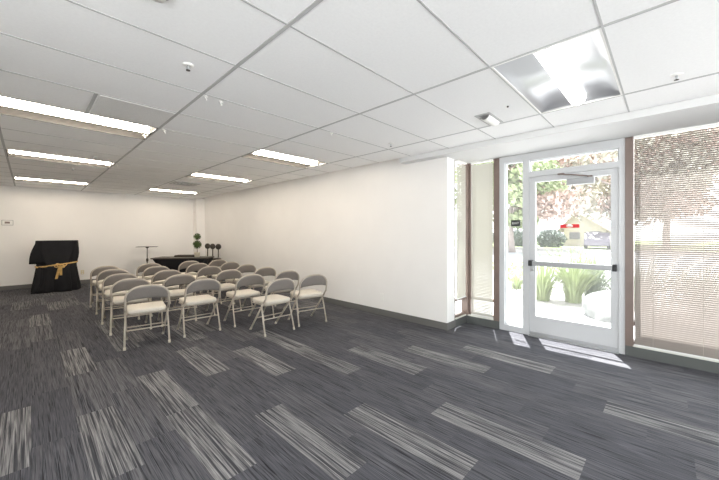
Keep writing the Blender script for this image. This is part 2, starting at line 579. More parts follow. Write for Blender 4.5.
box(bm, 4.655, 4.705, 0.93, 1.0, 2.118, 2.134); box(bm, 4.65, 4.69, 0.64, 0.69, 2.05, 2.07)
obj('closer_arm', bm, M['brown'], cl)
bm = bmesh.new(); lathe(bm, [(0.0, 0.012), (0.013, 0.012), (0.016, 0.0)], 14)
lk = obj('lock_cylinder', bm, M['steel'], door, loc=(4.715, 1.305, 0.885)); lk.rotation_euler = (0, -PI / 2, 0)
bm = bmesh.new(); box(bm, 4.7365, 4.7385, 0.78, 0.99, 1.445, 1.49)
st = obj('door_sticker', bm, M['red'], door); st['label'] = 'red strip sticker with a pale middle on the door glass'
bm = bmesh.new()
lathe(bm, [(0.0, 0.0), (0.026, 0.0), (0.026, 0.0012), (0.0, 0.0012)], 20)
mk = obj('sticker_mark', bm, M['redlight'], st, loc=(4.7362, 0.885, 1.467)); mk.rotation_euler = (0, -PI / 2, 0); mk.scale = (0.75, 1.5, 1)
boxobj('door_sweep', (4.705, 4.715, 0.41, 1.333, 0.013, 0.05), M['steel'], door)


# --- blinds
def blind(name, along, at, a0, a1, z0, z1, pitch, depth, tilt, m, label, cords, rails=(0.0,)):
    t = empty(name, ((at, (a0 + a1) / 2, z0) if along == 'y' else ((a0 + a1) / 2, at, z0)), 0, label, 'window blind', 'horizontal blinds of the window wall')
    ox, oy, oz = t.location
    L0, L1 = a0 - (a0 + a1) / 2, a1 - (a0 + a1) / 2
    hgt = z1 - z0

    def put(bm, d0, d1, l0, l1, zz0, zz1):
        if along == 'y': box(bm, d0, d1, l0, l1, zz0, zz1)
        else: box(bm, l0, l1, d0, d1, zz0, zz1)
    bm = bmesh.new(); put(bm, -0.02, 0.02, L0, L1, hgt - 0.028, hgt); obj('head_rail', bm, M['plastic'], t)
    bm = bmesh.new(); put(bm, -0.012, 0.012, L0, L1, 0.0, 0.014); obj('bottom_rail', bm, M['plastic'], t)
    bm = bmesh.new()
    n = int((hgt - 0.05) / pitch)
    dx, dz = depth / 2 * math.cos(tilt), depth / 2 * math.sin(tilt)
    for i in range(n):
        z = 0.024 + i * pitch
        pr = [(-dx, -dz), (0, 0.0022), (dx, dz)]
        rows = []
        for l in (L0 + 0.004, L1 - 0.004):
            rows.append([bm.verts.new((d, l, z + zz) if along == 'y' else (l, d, z + zz)) for d, zz in pr])
        for q in range(2):
            f = bm.faces.new((rows[0][q], rows[0][q + 1], rows[1][q + 1], rows[1][q])); f.smooth = True
    obj('slats', bm, m, t, recalc=False)
    for cpos in cords:
        bm = bmesh.new()
        l = cpos
        put(bm, -0.0135, -0.0125, l - 0.0006, l + 0.0006, 0.0, hgt - 0.02)
        put(bm, 0.0125, 0.0135, l - 0.0006, l + 0.0006, 0.0, hgt - 0.02)
        obj('ladder_cord', bm, M['rubber'], t)
    return t


blind('window_blind', 'y', 4.688, -1.285, 0.262, 0.13, 2.459, 0.0215, 0.025, math.radians(46), M['slat'],
      'wide beige horizontal blind right of the glass door, slats half open', (0.62, 0.25, -0.2, -0.62))
blind('window_blind', 'y', 4.700, 1.825, 2.155, 0.135, 2.459, 0.0215, 0.025, math.radians(-63), M['slat_l'],
      'narrow cream blind left of the side light, facing into the room', (0.1, -0.1))
blind('window_blind', 'x', 2.232, 4.372, 4.672, 0.40, 2.459, 0.0215, 0.025, math.radians(63), M['slat_l'],
      'narrow cream blind on the short side wall of the recess, raised off the sill', (0.07, -0.07))


# ================================================================== CEILING FITTINGS
def make_light(lens, label):
    t = empty('ceiling_light', (0, 0, ZC), 0, label, 'ceiling light', 'recessed ceiling lights')
    LX, LY = 0.605, 0.307
    bm = bmesh.new()                      # pan with two curved wings
    prof = [(-LY, 0.0), (-LY + 0.02, 0.030), (-0.24, 0.050), (-0.16, 0.062), (-0.09, 0.068), (0.09, 0.068), (0.16, 0.062), (0.24, 0.050), (LY - 0.02, 0.030), (LY, 0.0)]
    ex = [(-LX, 0.0), (-LX + 0.03, 1.0), (LX - 0.03, 1.0), (LX, 0.0)]
    rows = [[bm.verts.new((x, y, max(0.0, z * s) if s else 0.0)) for y, z in prof] for x, s in ex]
    for a, b in zip(rows, rows[1:]):
        for q in range(len(prof) - 1):
            f = bm.faces.new((a[q], a[q + 1], b[q + 1], b[q])); f.smooth = True
    bmesh.ops.reverse_faces(bm, faces=bm.faces)
    obj('reflector_pan', bm, M['pan_w'] if lens is M['lens_w'] else M['pan'], t, recalc=False)
    bm = bmesh.new()
    w, h = 0.012, 0.002
    box(bm, -LX, LX, -LY, -LY + w, -h, h); box(bm, -LX, LX, LY - w, LY, -h, h)
    box(bm, -LX, -LX + w, -LY + w, LY - w, -h, h); box(bm, LX - w, LX, -LY + w, LY - w, -h, h)
    obj('frame', bm, M['pan_w'] if lens is M['lens_w'] else M['plastic'], t)
    bm = bmesh.new()                      # long half-round lens
    r, n = (0.046 if lens is M['lens_w'] else 0.062), 12
    rings = []
    for x, rr in ((-0.575, 0.9), (-0.57, 1.0), (0.57, 1.0), (0.575, 0.9)):
        ring = [bm.verts.new((x, -r * rr, 0.068))]
        ring += [bm.verts.new((x, -r * rr * math.cos(PI * k / n), (r + (0.003 if lens is M['lens_w'] else -0.012)) - r * rr * math.sin(PI * k / n))) for k in range(n + 1)]
        ring += [bm.verts.new((x, r * rr, 0.068))]
        rings.append(ring)
    for a, b in zip(rings, rings[1:]):
        for k in range(len(a)):
            f = bm.faces.new((a[k], a[(k + 1) % len(a)], b[(k + 1) % len(a)], b[k])); f.smooth = True
    bm.faces.new(rings[0]); bm.faces.new(rings[-1][::-1])
    obj('lamp_lens', bm, lens, t)
    for s in (-1, 1):
        bm = bmesh.new()
        box(bm, s * 0.588 - 0.010, s * 0.588 + 0.010, -0.05, 0.05, 0.0, 0.066)
        obj('end_clip', bm, M['plastic'], t)
    return t


LL = ['large recessed light at front left, nearest of the left column, at the picture edge',
      'middle recessed light of the left column of three', 'farthest recessed light of the left column, by the back wall',
      'recessed light nearest the long wall, halfway down the room', 'middle recessed light of the column beside the long wall',
      'farthest recessed light in the corner by the column',
      'big recessed light overhead in front of the glass door, reflector in full view']
lw = make_light(M['lens_w'], LL[0]); lnn = make_light(M['lens'], LL[6])
for i, (x, y, k) in enumerate(LIGHTS):
    o = lw if i == 0 else lnn if i == 6 else copy_tree(lw if k == 'w' else lnn)
    o.location = (x + 0.61, y + 0.3125, ZC); o['label'] = LL[i]


def sprinkler(x, y, label, r=0.035):
    t = empty('sprinkler_head', (x, y, ZC), 0, label, 'sprinkler', 'ceiling sprinklers')
    bm = bmesh.new(); lathe(bm, [(0, -0.006), (r * 0.5, -0.008), (r, -0.002), (r, 0.003)], 20); obj('escutcheon', bm, M['plastic'], t)
    bm = bmesh.new(); lathe(bm, [(0.008, 0), (0.008, -0.016), (0.005, -0.03)], 10)
    tube(bm, [(-0.008, 0, -0.012), (-0.012, 0, -0.024), (-0.004, 0, -0.036)], 0.002, 5)
    tube(bm, [(0.008, 0, -0.012), (0.012, 0, -0.024), (0.004, 0, -0.036)], 0.002, 5)
    obj('sprinkler_body', bm, M['steel'], t)
    bm = bmesh.new(); lathe(bm, [(0, -0.036), (0.014, -0.036), (0.014, -0.039), (0, -0.039)], 12); obj('deflector', bm, M['dark'], t)
    return t


sprinkler(0.76, 2.36, 'sprinkler head in the tile above the left half of the room, nearest')
sprinkler(3.235, 2.555, 'sprinkler head by the end of the long wall, near the recess')
sprinkler(3.27, -0.05, 'sprinkler head right of the big overhead light')
sprinkler(0.70, 6.2, 'sprinkler head between the first and second left lights')
sprinkler(0.55, 7.6, 'sprinkler head beyond the second left light, farthest')
t = empty('smoke_detector', (0.425, 1.75, ZC), 0, 'round detector cut by the top picture edge', 'smoke detector')
bm = bmesh.new(); lathe(bm, [(0, -0.03), (0.035, -0.03), (0.045, -0.012), (0.045, 0.0)], 24); obj('detector_body', bm, M['plastic'], t)
bm = bmesh.new(); lathe(bm, [(0.045, -0.008), (0.056, -0.007), (0.058, 0.0)], 24); obj('base_ring', bm, M['steel'], t)


def hook(x, y, label):
    t = empty('ceiling_hook', (x, y, ZC), 0.6, label, 'hook', 'white clip hooks on the ceiling grid')
    bm = bmesh.new(); box(bm, -0.014, 0.014, -0.010, 0.010, -0.008, 0.0); obj('clip', bm, M['plastic'], t)
    bm = bmesh.new(); tube(bm, [(0, 0, -0.006), (0, 0, -0.022), (0.008, 0, -0.032), (0.015, 0, -0.024)], 0.004, 6); obj('hook_wire', bm, M['plastic'], t)


for x, y, l in ((1.035, 2.79, 'white clip hook hanging at the grid crossing, nearest'), (1.17, 2.81, 'white clip hook just right of the nearest grid crossing'),
                (1.06, 4.05, 'white clip hook at the right end of the front left light, beyond the grid bar'),
                (0.95, 4.42, 'white clip hook on the near side under the front left light end'),
                (1.05, 6.72, 'white clip hook at the right end of the middle left light'),
                (2.42, 2.78, 'white clip hook alone above the middle of the long wall'),
                (3.50, 4.30, 'white clip hook at the end of the light nearest the long wall')):
    hook(x, y, l)

t = empty('ceiling_vent', (0.70, 3.70, ZC), 0, 'perforated return air grille in the ceiling before the front left light', 'vent')
bm = bmesh.new(); box(bm, -0.285, 0.285, -0.29, 0.29, -0.002, 0.002)
obj('perforated_panel', bm, M['vent'], t)
t = empty('ceiling_vent', (2.53, 8.07, ZC), 0, 'white square supply vent beside the farther lights on the right', 'vent')
bm = bmesh.new(); box(bm, -0.295, 0.295, -0.295, 0.295, -0.004, 0.002); obj('vent_frame', bm, M['plastic'], t)
bm = bmesh.new()
for q in (0.25, 0.19, 0.13, 0.07):
    for a in (-q, q):
        box(bm, -q, q, a - 0.008, a + 0.008, -0.014, -0.004); box(bm, a - 0.008, a + 0.008, -q, q, -0.014, -0.004)
obj('vent_louvres', bm, M['tee'], t)

t = empty('ceiling_spotlight', (3.22, 1.29, ZC), 0, 'small white recessed square fitting with curved cover left of the big light', 'emergency light')
bm = bmesh.new(); box(bm, -0.18, 0.18, -0.075, 0.075, -0.004, 0.0); obj('mounting_plate', bm, M['tee'], t)
bm = bmesh.new()
prev = None
for k in range(9):
    a = PI * k / 8
    cur = [bm.verts.new((x, -0.05 * math.cos(a), -0.004 - 0.035 * math.sin(a))) for x in (-0.12, 0.15)]
    if prev: bm.faces.new((prev[0], prev[1], cur[1], cur[0])).smooth = True
    prev = cur
bmesh.ops.holes_fill(bm, edges=bm.edges)
obj('curved_cover', bm, M['plastic'], t)
t = empty('ceiling_sensor', (3.02, 1.04, ZC), 0, 'tiny dark sensor button on the tile left of the big light', 'sensor')
bm = bmesh.new(); lathe(bm, [(0, -0.012), (0.007, -0.010), (0.009, 0)], 10); obj('sensor_button', bm, M['dark'], t)


# ================================================================== WALL FITTINGS
def outlet(loc, rz, label, m, w=0.07, h=0.115):
    t = empty('wall_outlet', loc, rz, label, 'outlet', 'wall outlets')
    bm = bmesh.new(); box(bm, -w / 2, w / 2, -0.006, 0.0, -h / 2, h / 2); obj('cover_plate', bm, m, t, bevel=0.002)
    for s in (-1, 1):
        bm = bmesh.new(); box(bm, -0.016, 0.016, -0.008, -0.005, s * 0.026 - 0.013, s * 0.026 + 0.013); obj('socket', bm, M['plastic'], t)


outlet((XR, 4.00, 0.31), -PI / 2, 'white outlet low on the long wall, the one nearer the chairs', M['plastic'])
outlet((XR, 3.45, 0.31), -PI / 2, 'white outlet low on the long wall, the one nearer the windows', M['plastic'])
outlet((1.03, YB, 0.31), 0, 'ivory outlet low on the back wall right of the draped lectern', M['ivory'])
t = empty('thermostat', (-0.345, YB, 1.63), 0, 'white thermostat with grey screen on the back wall at far left', 'thermostat')
bm = bmesh.new(); box(bm, -0.098, 0.098, -0.008, 0, -0.066, 0.066); obj('back_plate', bm, M['tee'], t, bevel=0.003)
bm = bmesh.new(); box(bm, -0.085, 0.085, -0.025, -0.008, -0.052, 0.052); obj('case', bm, M['plastic'], t, bevel=0.004)
bm = bmesh.new(); box(bm, -0.045, 0.04, -0.028, -0.024, -0.022, 0.024); obj('screen', bm, M['brown'], t)
t = empty('wall_switch', (-0.17, YB, 1.64), 0, 'small white switch right beside the thermostat', 'switch')
bm = bmesh.new(); box(bm, -0.035, 0.035, -0.012, 0, -0.057, 0.057); obj('cover_plate', bm, M['plastic'], t, bevel=0.003)
bm = bmesh.new(); box(bm, -0.01, 0.01, -0.02, -0.01, -0.02, 0.02); obj('rocker', bm, M['plastic'], t)


# ================================================================== CHAIRS
def arc_top(w, z0, z1, r, yf, n=8):
    """hoop from (−w,z0) up over rounded shoulders to (w,z0)"""
    pts = [(-w, z0)]
    for k in range(n + 1):
        a = PI - (PI / 2) * k / n
        pts.append((-w + r + r * math.cos(a), z1 - r * 0.74 + r * 0.74 * math.sin(a)))
    for k in range(n + 1):
        a = PI / 2 - (PI / 2) * k / n
        pts.append((w - r + r * math.cos(a), z1 - r * 0.74 + r * 0.74 * math.sin(a)))
    pts.append((w, z0))
    return [(x, yf(z), z) for x, z in pts]


def make_chair():
    t = empty('folding_chair', (0, 0, 0), 0, 'chair', 'chair', 'beige padded folding chairs set out in rows')
    W = 0.222
    yf = lambda z: (0.46 - 0.46 * z / 0.50) if z < 0.50 else (0.0 - (z - 0.50) * 0.19)
    R = 0.0125
    bm = bmesh.new()
    tube(bm, [(-W, yf(0.44), 0.44), (-W, yf(0.50), 0.50)] + arc_top(W, 0.56, 0.748, 0.19, yf) + [(W, yf(0.50), 0.50), (W, yf(0.44), 0.44)], R, 8)
    obj('back_frame', bm, M['chairmetal'], t)
    bm = bmesh.new()                                   # dished sheet metal back panel
    nx, nz = 14, 6
    grid = []
    for side in (0, 1):
        g = []
        for j in range(nz + 1):
            row = []
            for i in range(nx + 1):
                u = -1 + 2 * i / nx
                x = u * (W - 0.004)
                ax = abs(x)
                zt = 0.744
                if ax > W - 0.19:
                    q = (ax - (W - 0.19)) / 0.19
                    zt = 0.744 - 0.14 * (1 - math.sqrt(max(0, 1 - q * q)))
                zb = 0.578 + 0.020 * (1 - u * u) - 0.012 * abs(u) ** 6
                z = zb + (max(zt, zb + 0.01) - zb) * j / nz
                y = yf(z) - 0.022 * (1 - u * u) + (0.0 if side == 0 else 0.004)
                row.append(bm.verts.new((x, y, z)))
            g.append(row)
        grid.append(g)
    for side, g in enumerate(grid):
        for j in range(nz):
            for i in range(nx):
                q = (g[j][i], g[j][i + 1], g[j + 1][i + 1], g[j + 1][i])
                bm.faces.new(q if side == 0 else q[::-1]).smooth = True
    a, b = grid
    for i in range(nx):
        bm.faces.new((a[0][i + 1], a[0][i], b[0][i], b[0][i + 1])); bm.faces.new((a[nz][i], a[nz][i + 1], b[nz][i + 1], b[nz][i]))
    for j in range(nz):
        bm.faces.new((a[j][0], a[j + 1][0], b[j + 1][0], b[j][0])); bm.faces.new((a[j + 1][nx], a[j][nx], b[j][nx], b[j + 1][nx]))
    obj('back_panel', bm, M['chairpanel'], t)
    # seat: cushion on a metal pan
    def slab(bm, x, y0, y1, z0, z1, r, dome):
        n = 5
        out = []
        for cx, cy, a0 in ((x - r, y1 - r, 0), (-x + r, y1 - r, 90), (-x + r, y0 + r, 180), (x - r, y0 + r, 270)):
            for k in range(n):
                a = math.radians(a0 + 90 * k / (n - 1)); out.append((cx + r * math.cos(a), cy + r * math.sin(a)))
        cy = (y0 + y1) / 2
        levels = [(0.94, z0), (1.0, z0 + 0.008), (1.0, z1 - 0.016), (0.97, z1 - 0.005), (0.88, z1), (0.5, z1 + dome)]
        rings = [[bm.verts.new((px * s, cy + (py - cy) * s, z)) for px, py in out] for s, z in levels]
        for p, q in zip(rings, rings[1:]):
            for k in range(len(out)):
                bm.faces.new((p[k], p[(k + 1) % len(out)], q[(k + 1) % len(out)], q[k])).smooth = True
        bm.faces.new(rings[0][::-1]); bm.faces.new(rings[-1])
    bm = bmesh.new(); slab(bm, 0.203, 0.035, 0.435, 0.408, 0.462, 0.05, 0.008); obj('seat_cushion', bm, M['seat'], t)
    bm = bmesh.new(); slab(bm, 0.205, 0.045, 0.42, 0.392, 0.408, 0.03, 0.0); obj('seat_pan', bm, M['chairmetal'], t)
    for s in (-1, 1):
        bm = bmesh.new(); tube(bm, [(s * W, yf(0.44), 0.44), (s * (W - 0.012), yf(0.2), 0.2), (s * (W - 0.02), yf(0.012), 0.012)], R, 8)
        l = obj('leg', bm, M['chairmetal'], t)
        bm = bmesh.new(); tube(bm, [(s * (W - 0.02), yf(0.035), 0.035), (s * (W - 0.02), yf(0.001) + 0.001, 0.0)], 0.016, 8); obj('rubber_foot', bm, M['rubber'], l)
        x = s * (W + 0.002)
        bm = bmesh.new(); tube(bm, [(x * 1.02, 0.0, 0.01), (x, 0.065, 0.22), (x * 0.96, 0.12, 0.41)], 0.011, 8)
        l = obj('leg', bm, M['chairmetal'], t)
        bm = bmesh.new(); tube(bm, [(x * 1.02, 0.0, 0.0), (x * 1.01, 0.008, 0.035)], 0.015, 8); obj('rubber_foot', bm, M['rubber'], l)
        bm = bmesh.new(); box(bm, s * 0.211 - 0.003, s * 0.211 + 0.003, 0.04, 0.30, 0.404, 0.424); obj('hinge_bracket', bm, M['chairmetal'], t)
    bm = bmesh.new(); tube(bm, [(-W, yf(0.20), 0.20), (W, yf(0.20), 0.20)], 0.008, 6); obj('crossbar', bm, M['chairmetal'], t)
    xx = W + 0.002
    bm = bmesh.new(); tube(bm, [(-xx, 0.065, 0.21), (xx, 0.065, 0.21)], 0.008, 6); obj('crossbar', bm, M['chairmetal'], t)
    return t


chair0 = make_chair()
CH = [  # x, y of the back top; column, row
    (0.98, 4.50), (0.965, 5.30), (0.97, 6.04), (1.0, 6.87), (1.0, 7.62),
    (1.63, 4.52), (1.57, 5.28), (1.61, 6.06), (1.66, 6.92), (1.72, 7.66),
    (2.38, 3.79), (2.30, 4.50), (2.35, 5.36), (2.34, 6.17), (2.41, 6.96), (2.49, 7.68),
    (2.955, 3.80), (2.96, 4.52), (2.97, 5.26), (2.97, 6.00), (2.99, 6.76), (3.06, 7.55)]
ROT = [-9, -8, -8, -7, -6, -3, -4, -3, -2, -4, 0, -2, -1, 0, -2, -4, -11, -4, -1, 3, 3, 2]
colname = ['the far left column', 'the second column from the left', 'the third column from the left', 'the right column by the long wall']
rown = ['first', 'second', 'third', 'fourth', 'fifth', 'sixth']
k = 0
for ci, n in enumerate((5, 5, 6, 6)):
    for r in range(n):
        x, y = CH[k]
        o = chair0 if k == 0 else copy_tree(chair0)
        o.location = (x + 0.03, y + 0.047, 0)
        o.rotation_euler = (0, 0, math.radians(ROT[k]))
        o['label'] = 'beige padded folding chair, %s from the camera in %s' % ('nearest' if r == 0 else rown[r], colname[ci])
        k += 1

# ================================================================== DRAPED LECTERN
random.seed(9)
t = empty('draped_lectern', (0.49, 10.55, 0), 0, 'tall lectern covered in black cloth tied with a gold ribbon', 'lectern')


def ring_pt(a, z):
    """cloth outline at height z, angle a"""
    c, s = math.cos(a), math.sin(a)
    # superellipse, squarer at the top
    up = max(0.0, min(1.0, (z - 0.62) / 0.58))
    e = 0.34 + 0.3 * (1 - up)
    hx = 0.37; hy = 0.22
    if z < 0.64: hx = 0.335 + 0.045 * min(1, (0.64 - z) / 0.5); hy = 0.235 + 0.06 * min(1, (0.64 - z) / 0.5)
    elif z < 0.95: hx = 0.335 + 0.05 * math.sin((z - 0.64) / 0.31 * PI / 2)
    elif z < 1.19: hx = 0.385 - 0.015 * (z - 0.95) / 0.24
    x = hx * math.copysign(abs(c) ** e, c); y = hy * math.copysign(abs(s) ** e, s)
    # folds
    amp = 0.016 * (1 - up) + 0.002
    if z < 0.6: amp = 0.016 + 0.02 * (0.6 - z) / 0.6
    k = 1 + amp / 0.3 * (math.sin(9 * a + 0.6) + 0.6 * math.sin(17 * a + 2.0 + z * 1.5))
    x *= k; y *= k
    if 0.67 < z < 1.16:
        w = math.exp(-((a - 3.55) / 0.42) ** 2)
        x -= 0.13 * w * ((1.16 - z) / 0.49) ** 0.9; y -= 0.03 * w * (1.16 - z) / 0.49
    # trailing hem at the lower left corner towards the room
    if z < 0.25:
        w = math.exp(-((a - 3.9) / 0.25) ** 2)
        x -= 0.10 * w * (0.25 - z) / 0.25; y -= 0.04 * w * (0.25 - z) / 0.25
    return x, y


def loft(bm, zs, seg, f, cap_top=True, cap_bot=False):
    rings = []
    for z in zs:
        rings.append([bm.verts.new((*f(2 * PI * k / seg, z), z)) for k in range(seg)])
    for a, b in zip(rings, rings[1:]):
        for k in range(seg):
            bm.faces.new((a[k], a[(k + 1) % seg], b[(k + 1) % seg], b[k])).smooth = True
    if cap_top: bm.faces.new(rings[-1])
    if cap_bot: bm.faces.new(rings[0][::-1])


bm = bmesh.new()
loft(bm, [0.004, 0.06, 0.14, 0.24, 0.36, 0.48, 0.58, 0.64, 0.668, 0.672, 0.73, 0.80, 0.90, 1.0, 1.08, 1.14, 1.18, 1.195, 1.2], 96, ring_pt, True, True)
obj('black_cloth', bm, M['cloth'], t)
bm = bmesh.new()


def sash_f(z0, h, off):
    rr = []
    for zz in (z0 - h, z0 + h):
        row = []
        for k in range(96):
            a = 2 * PI * k / 96
            x, y = ring_pt(a, 0.64)
            x *= off; y *= off
            row.append(bm.verts.new((x, y, zz + 0.045 * (x / 0.35))))
        rr.append(row)
    for k in range(96):
        bm.faces.new((rr[0][k], rr[0][(k + 1) % 96], rr[1][(k + 1) % 96], rr[1][k])).smooth = True


sash_f(0.635, 0.015, 1.07)
rib = obj('ribbon', bm, M['gold'], t); rib['label'] = 'gold satin ribbon with a bow'
bx, by, bz = 0.035, -0.30, 0.62
bm = bmesh.new()
for s, w, zz in ((-1, 0.10, -0.01), (1, 0.11, 0.02), (-1, 0.07, 0.03), (1, 0.07, -0.03)):
    lp = []
    for k in range(10):
        a = 2 * PI * k / 10
        lp.append((bx + s * (w / 2 - w / 2 * math.cos(a)), by - 0.02 - 0.03 * math.sin(a) ** 2, bz + zz * (1 - math.cos(a)) / 2 + 0.03 * math.sin(a)))
    tube(bm, lp, 0.012, 6, closed=True)
obj('bow', bm, M['gold'], rib)
for s in (-0.03, 0.03):
    bm = bmesh.new()
    prev = None
    for k in range(9):
        v = k / 8
        x = bx + s * (0.3 + v) - 0.03 * v; z = bz - 0.31 * v * (1.0 if s < 0 else 0.75); y = by - 0.025 - 0.012 * math.sin(v * 6)
        cur = [bm.verts.new((x - 0.024, y, z)), bm.verts.new((x + 0.024, y - 0.006, z)), bm.verts.new((x + 0.024, y - 0.003, z)), bm.verts.new((x - 0.024, y + 0.003, z))]
        if prev:
            for q in range(4):
                bm.faces.new((prev[q], prev[(q + 1) % 4], cur[(q + 1) % 4], cur[q])).smooth = True
        else: bm.faces.new(cur)
        prev = cur
    bm.faces.new(prev[::-1])
    obj('ribbon_tail', bm, M['gold'], rib)

# ================================================================== MUSIC STAND
t = empty('music_stand', (2.43, 11.0, 0), math.radians(-20), 'slim dark stand with a flat top in front of the back wall', 'stand')
bm = bmesh.new(); box(bm, -0.26, 0.26, -0.17, 0.17, 0.972, 0.982); obj('top_plate', bm, M['dark'], t, bevel=0.003)
bm = bmesh.new(); lathe(bm, [(0.0, 0.972), (0.05, 0.972), (0.045, 0.955), (0.016, 0.93)], 14); obj('swivel', bm, M['dark'], t)
bm = bmesh.new(); tube(bm, [(0, 0, 0.12), (0, 0, 0.94)], 0.013, 10); obj('pole', bm, M['dark'], t)
bm = bmesh.new(); lathe(bm, [(0.014, 0.64), (0.03, 0.62), (0.03, 0.56), (0.014, 0.53)], 12); obj('collar', bm, M['dark'], t)
for k_ in range(3):
    a = 2 * PI * k_ / 3 + 0.3
    bm = bmesh.new(); tube(bm, [(0.012 * math.cos(a), 0.012 * math.sin(a), 0.30), (0.15 * math.cos(a), 0.15 * math.sin(a), 0.14), (0.27 * math.cos(a), 0.27 * math.sin(a), 0.010)], 0.009, 6)
    obj('leg', bm, M['dark'], t)

# ================================================================== DRAPED TABLE
TZ = 0.735
t = empty('folding_table', (2.893, 9.31, 0), math.radians(-40), 'long table under a black cloth before the back wall', 'table')
TL, TW = 0.69, 0.30
bm = bmesh.new(); box(bm, -TL, TL, -TW, TW, TZ - 0.03, TZ); obj('tabletop', bm, M['tabletop'], t, bevel=0.006)
for sx in (-1, 1):
    for sy in (-1, 1):
        bm = bmesh.new(); tube(bm, [(sx * 0.36, sy * 0.16, 0.0), (sx * 0.36, sy * 0.16, TZ - 0.03)], 0.014, 8); obj('leg', bm, M['dark'], t)
bm = bmesh.new()


def tc_f(a, z):
    c, s = math.cos(a), math.sin(a)
    v = (TZ - z) / TZ
    e = 0.22 + 0.35 * min(1, v * 3)
    hx, hy = TL + 0.012 - 0.30 * min(1, v * 1.3) * (1 if c < 0 else 0.5) * (1 if abs(c) > 0.3 else 1), TW + 0.012 - 0.10 * v
    x = hx * math.copysign(abs(c) ** e, c); y = hy * math.copysign(abs(s) ** e, s)
    kk = 1 + (0.03 * min(1, v * 2)) * (math.sin(13 * a) + 0.5 * math.sin(23 * a + 1))
    return x * kk, y * kk


loft(bm, [0.02, 0.15, 0.3, 0.45, 0.6, 0.68, 0.708], 120, tc_f, False, False)
o = obj('tablecloth', bm, M['cloth2'], t)

def on_table(x, y):
    a = math.radians(-40)
    return (2.893 + x * math.cos(a) - y * math.sin(a), 9.31 + x * math.sin(a) + y * math.cos(a), TZ)


# flat dark case lying on the table
t = empty('flat_case', on_table(0.04, 0.14), math.radians(-38), 'flat dark case lying on the black clothed table', 'case')
bm = bmesh.new(); box(bm, -0.30, 0.22, -0.13, 0.13, 0, 0.028); obj('case_base', bm, M['dark'], t, bevel=0.005)
bm = bmesh.new(); box(bm, -0.29, 0.21, -0.12, 0.12, 0.028, 0.05); obj('case_lid', bm, M['tabletop'], t, bevel=0.005)

# topiary
p = on_table(0.34, 0.0)
t = empty('topiary_plant', p, 0, 'double ball topiary in a small white pot on the table', 'potted plant')
bm = bmesh.new(); lathe(bm, [(0, 0.0), (0.058, 0.0), (0.072, 0.11), (0.078, 0.125), (0.070, 0.125), (0.066, 0.11), (0, 0.105)], 20); obj('pot', bm, M['pot'], t)
bm = bmesh.new(); tube(bm, [(0, 0, 0.10), (0, 0, 0.55)], 0.007, 8); obj('stem', bm, M['stemwood'], t)


def leaf_ball(r, c, n, size, squash=1.0):
    bm = bmesh.new()
    bmesh.ops.create_icosphere(bm, subdivisions=2, radius=r * 0.86, matrix=Matrix.Translation(c))
    for _ in range(n):
        d = Vector((random.gauss(0, 1), random.gauss(0, 1), random.gauss(0, 1))).normalized()
        pp = Vector(c) + Vector((d.x, d.y, d.z * squash)) * r * random.uniform(0.86, 1.03)
        u = d.orthogonal().normalized(); v = d.cross(u)
        an = random.uniform(0, 2 * PI); u2 = u * math.cos(an) + v * math.sin(an); v2 = -u * math.sin(an) + v * math.cos(an)
        tip = pp + (u2 + d * 0.5) * size; sd = v2 * size * 0.4
        bm.faces.new([bm.verts.new(q) for q in (pp, pp + (tip - pp) * 0.5 + sd, tip, pp + (tip - pp) * 0.5 - sd)])
    return bm


obj('leaf_ball', leaf_ball(0.100, (0, 0, 0.335), 380, 0.026), M['leafball'], t, recalc=False)
obj('leaf_ball', leaf_ball(0.082, (0, 0, 0.548), 260, 0.024), M['leafball'], t, recalc=False)


# ================================================================== COUNTER STOOLS
def make_stool():
    t = empty('counter_stool', (0, 0, 0), 0, 's', 'stool', 'dark counter stools in the corner')
    bm = bmesh.new(); lathe(bm, [(0, 0.60), (0.15, 0.60), (0.162, 0.62), (0.158, 0.645), (0.10, 0.655), (0, 0.655)], 20); obj('seat', bm, M['dark'], t)
    bm = bmesh.new()
    tube(bm, [(0, 0.10, 0.60), (0, 0.185, 0.61), (0, 0.21, 0.68), (0, 0.215, 0.92)], 0.017, 8); obj('back_post', bm, M['dark'], t)
    bm = bmesh.new(); lathe(bm, [(0, 0.022), (0.065, 0.018), (0.086, 0.0), (0.065, -0.018), (0, -0.022)], 20)
    b_ = obj('backrest', bm, M['dark'], t, loc=(0, 0.205, 0.975)); b_.rotation_euler = (PI / 2, 0, 0)
    for k_ in range(4):
        a = PI / 4 + PI / 2 * k_
        bm = bmesh.new(); tube(bm, [(0.11 * math.cos(a), 0.11 * math.sin(a), 0.60), (0.158 * math.cos(a), 0.158 * math.sin(a), 0.008)], 0.011, 6)
        obj('leg', bm, M['steel'], t)
    bm = bmesh.new()
    tube(bm, [(0.142 * math.cos(2 * PI * q / 16), 0.142 * math.sin(2 * PI * q / 16), 0.20) for q in range(16)], 0.007, 6, closed=True); obj('foot_ring', bm, M['steel'], t)
    return t


s0 = make_stool()
for i, (x, y, rz, l) in enumerate(((3.70, 10.07, -45, 'dark stool with round back, leftmost of three in the corner'),
                                   (3.72, 9.73, -45, 'dark stool with round back, middle of three in the corner'),
                                   (3.75, 9.39, -45, 'dark stool with round back turned to the wall, rightmost of three'))):
    o = s0 if i == 0 else copy_tree(s0)
    o.location = (x, y, 0); o.rotation_euler = (0, 0, math.radians(rz)); o['label'] = l

# ================================================================== OUTDOORS
GZ = -0.05
def ground(name, x0, x1, y0, y1, z, m):
    bm = bmesh.new(); box(bm, x0, x1, y0, y1, z - 0.2, z)
    return struct(name, bm, m)


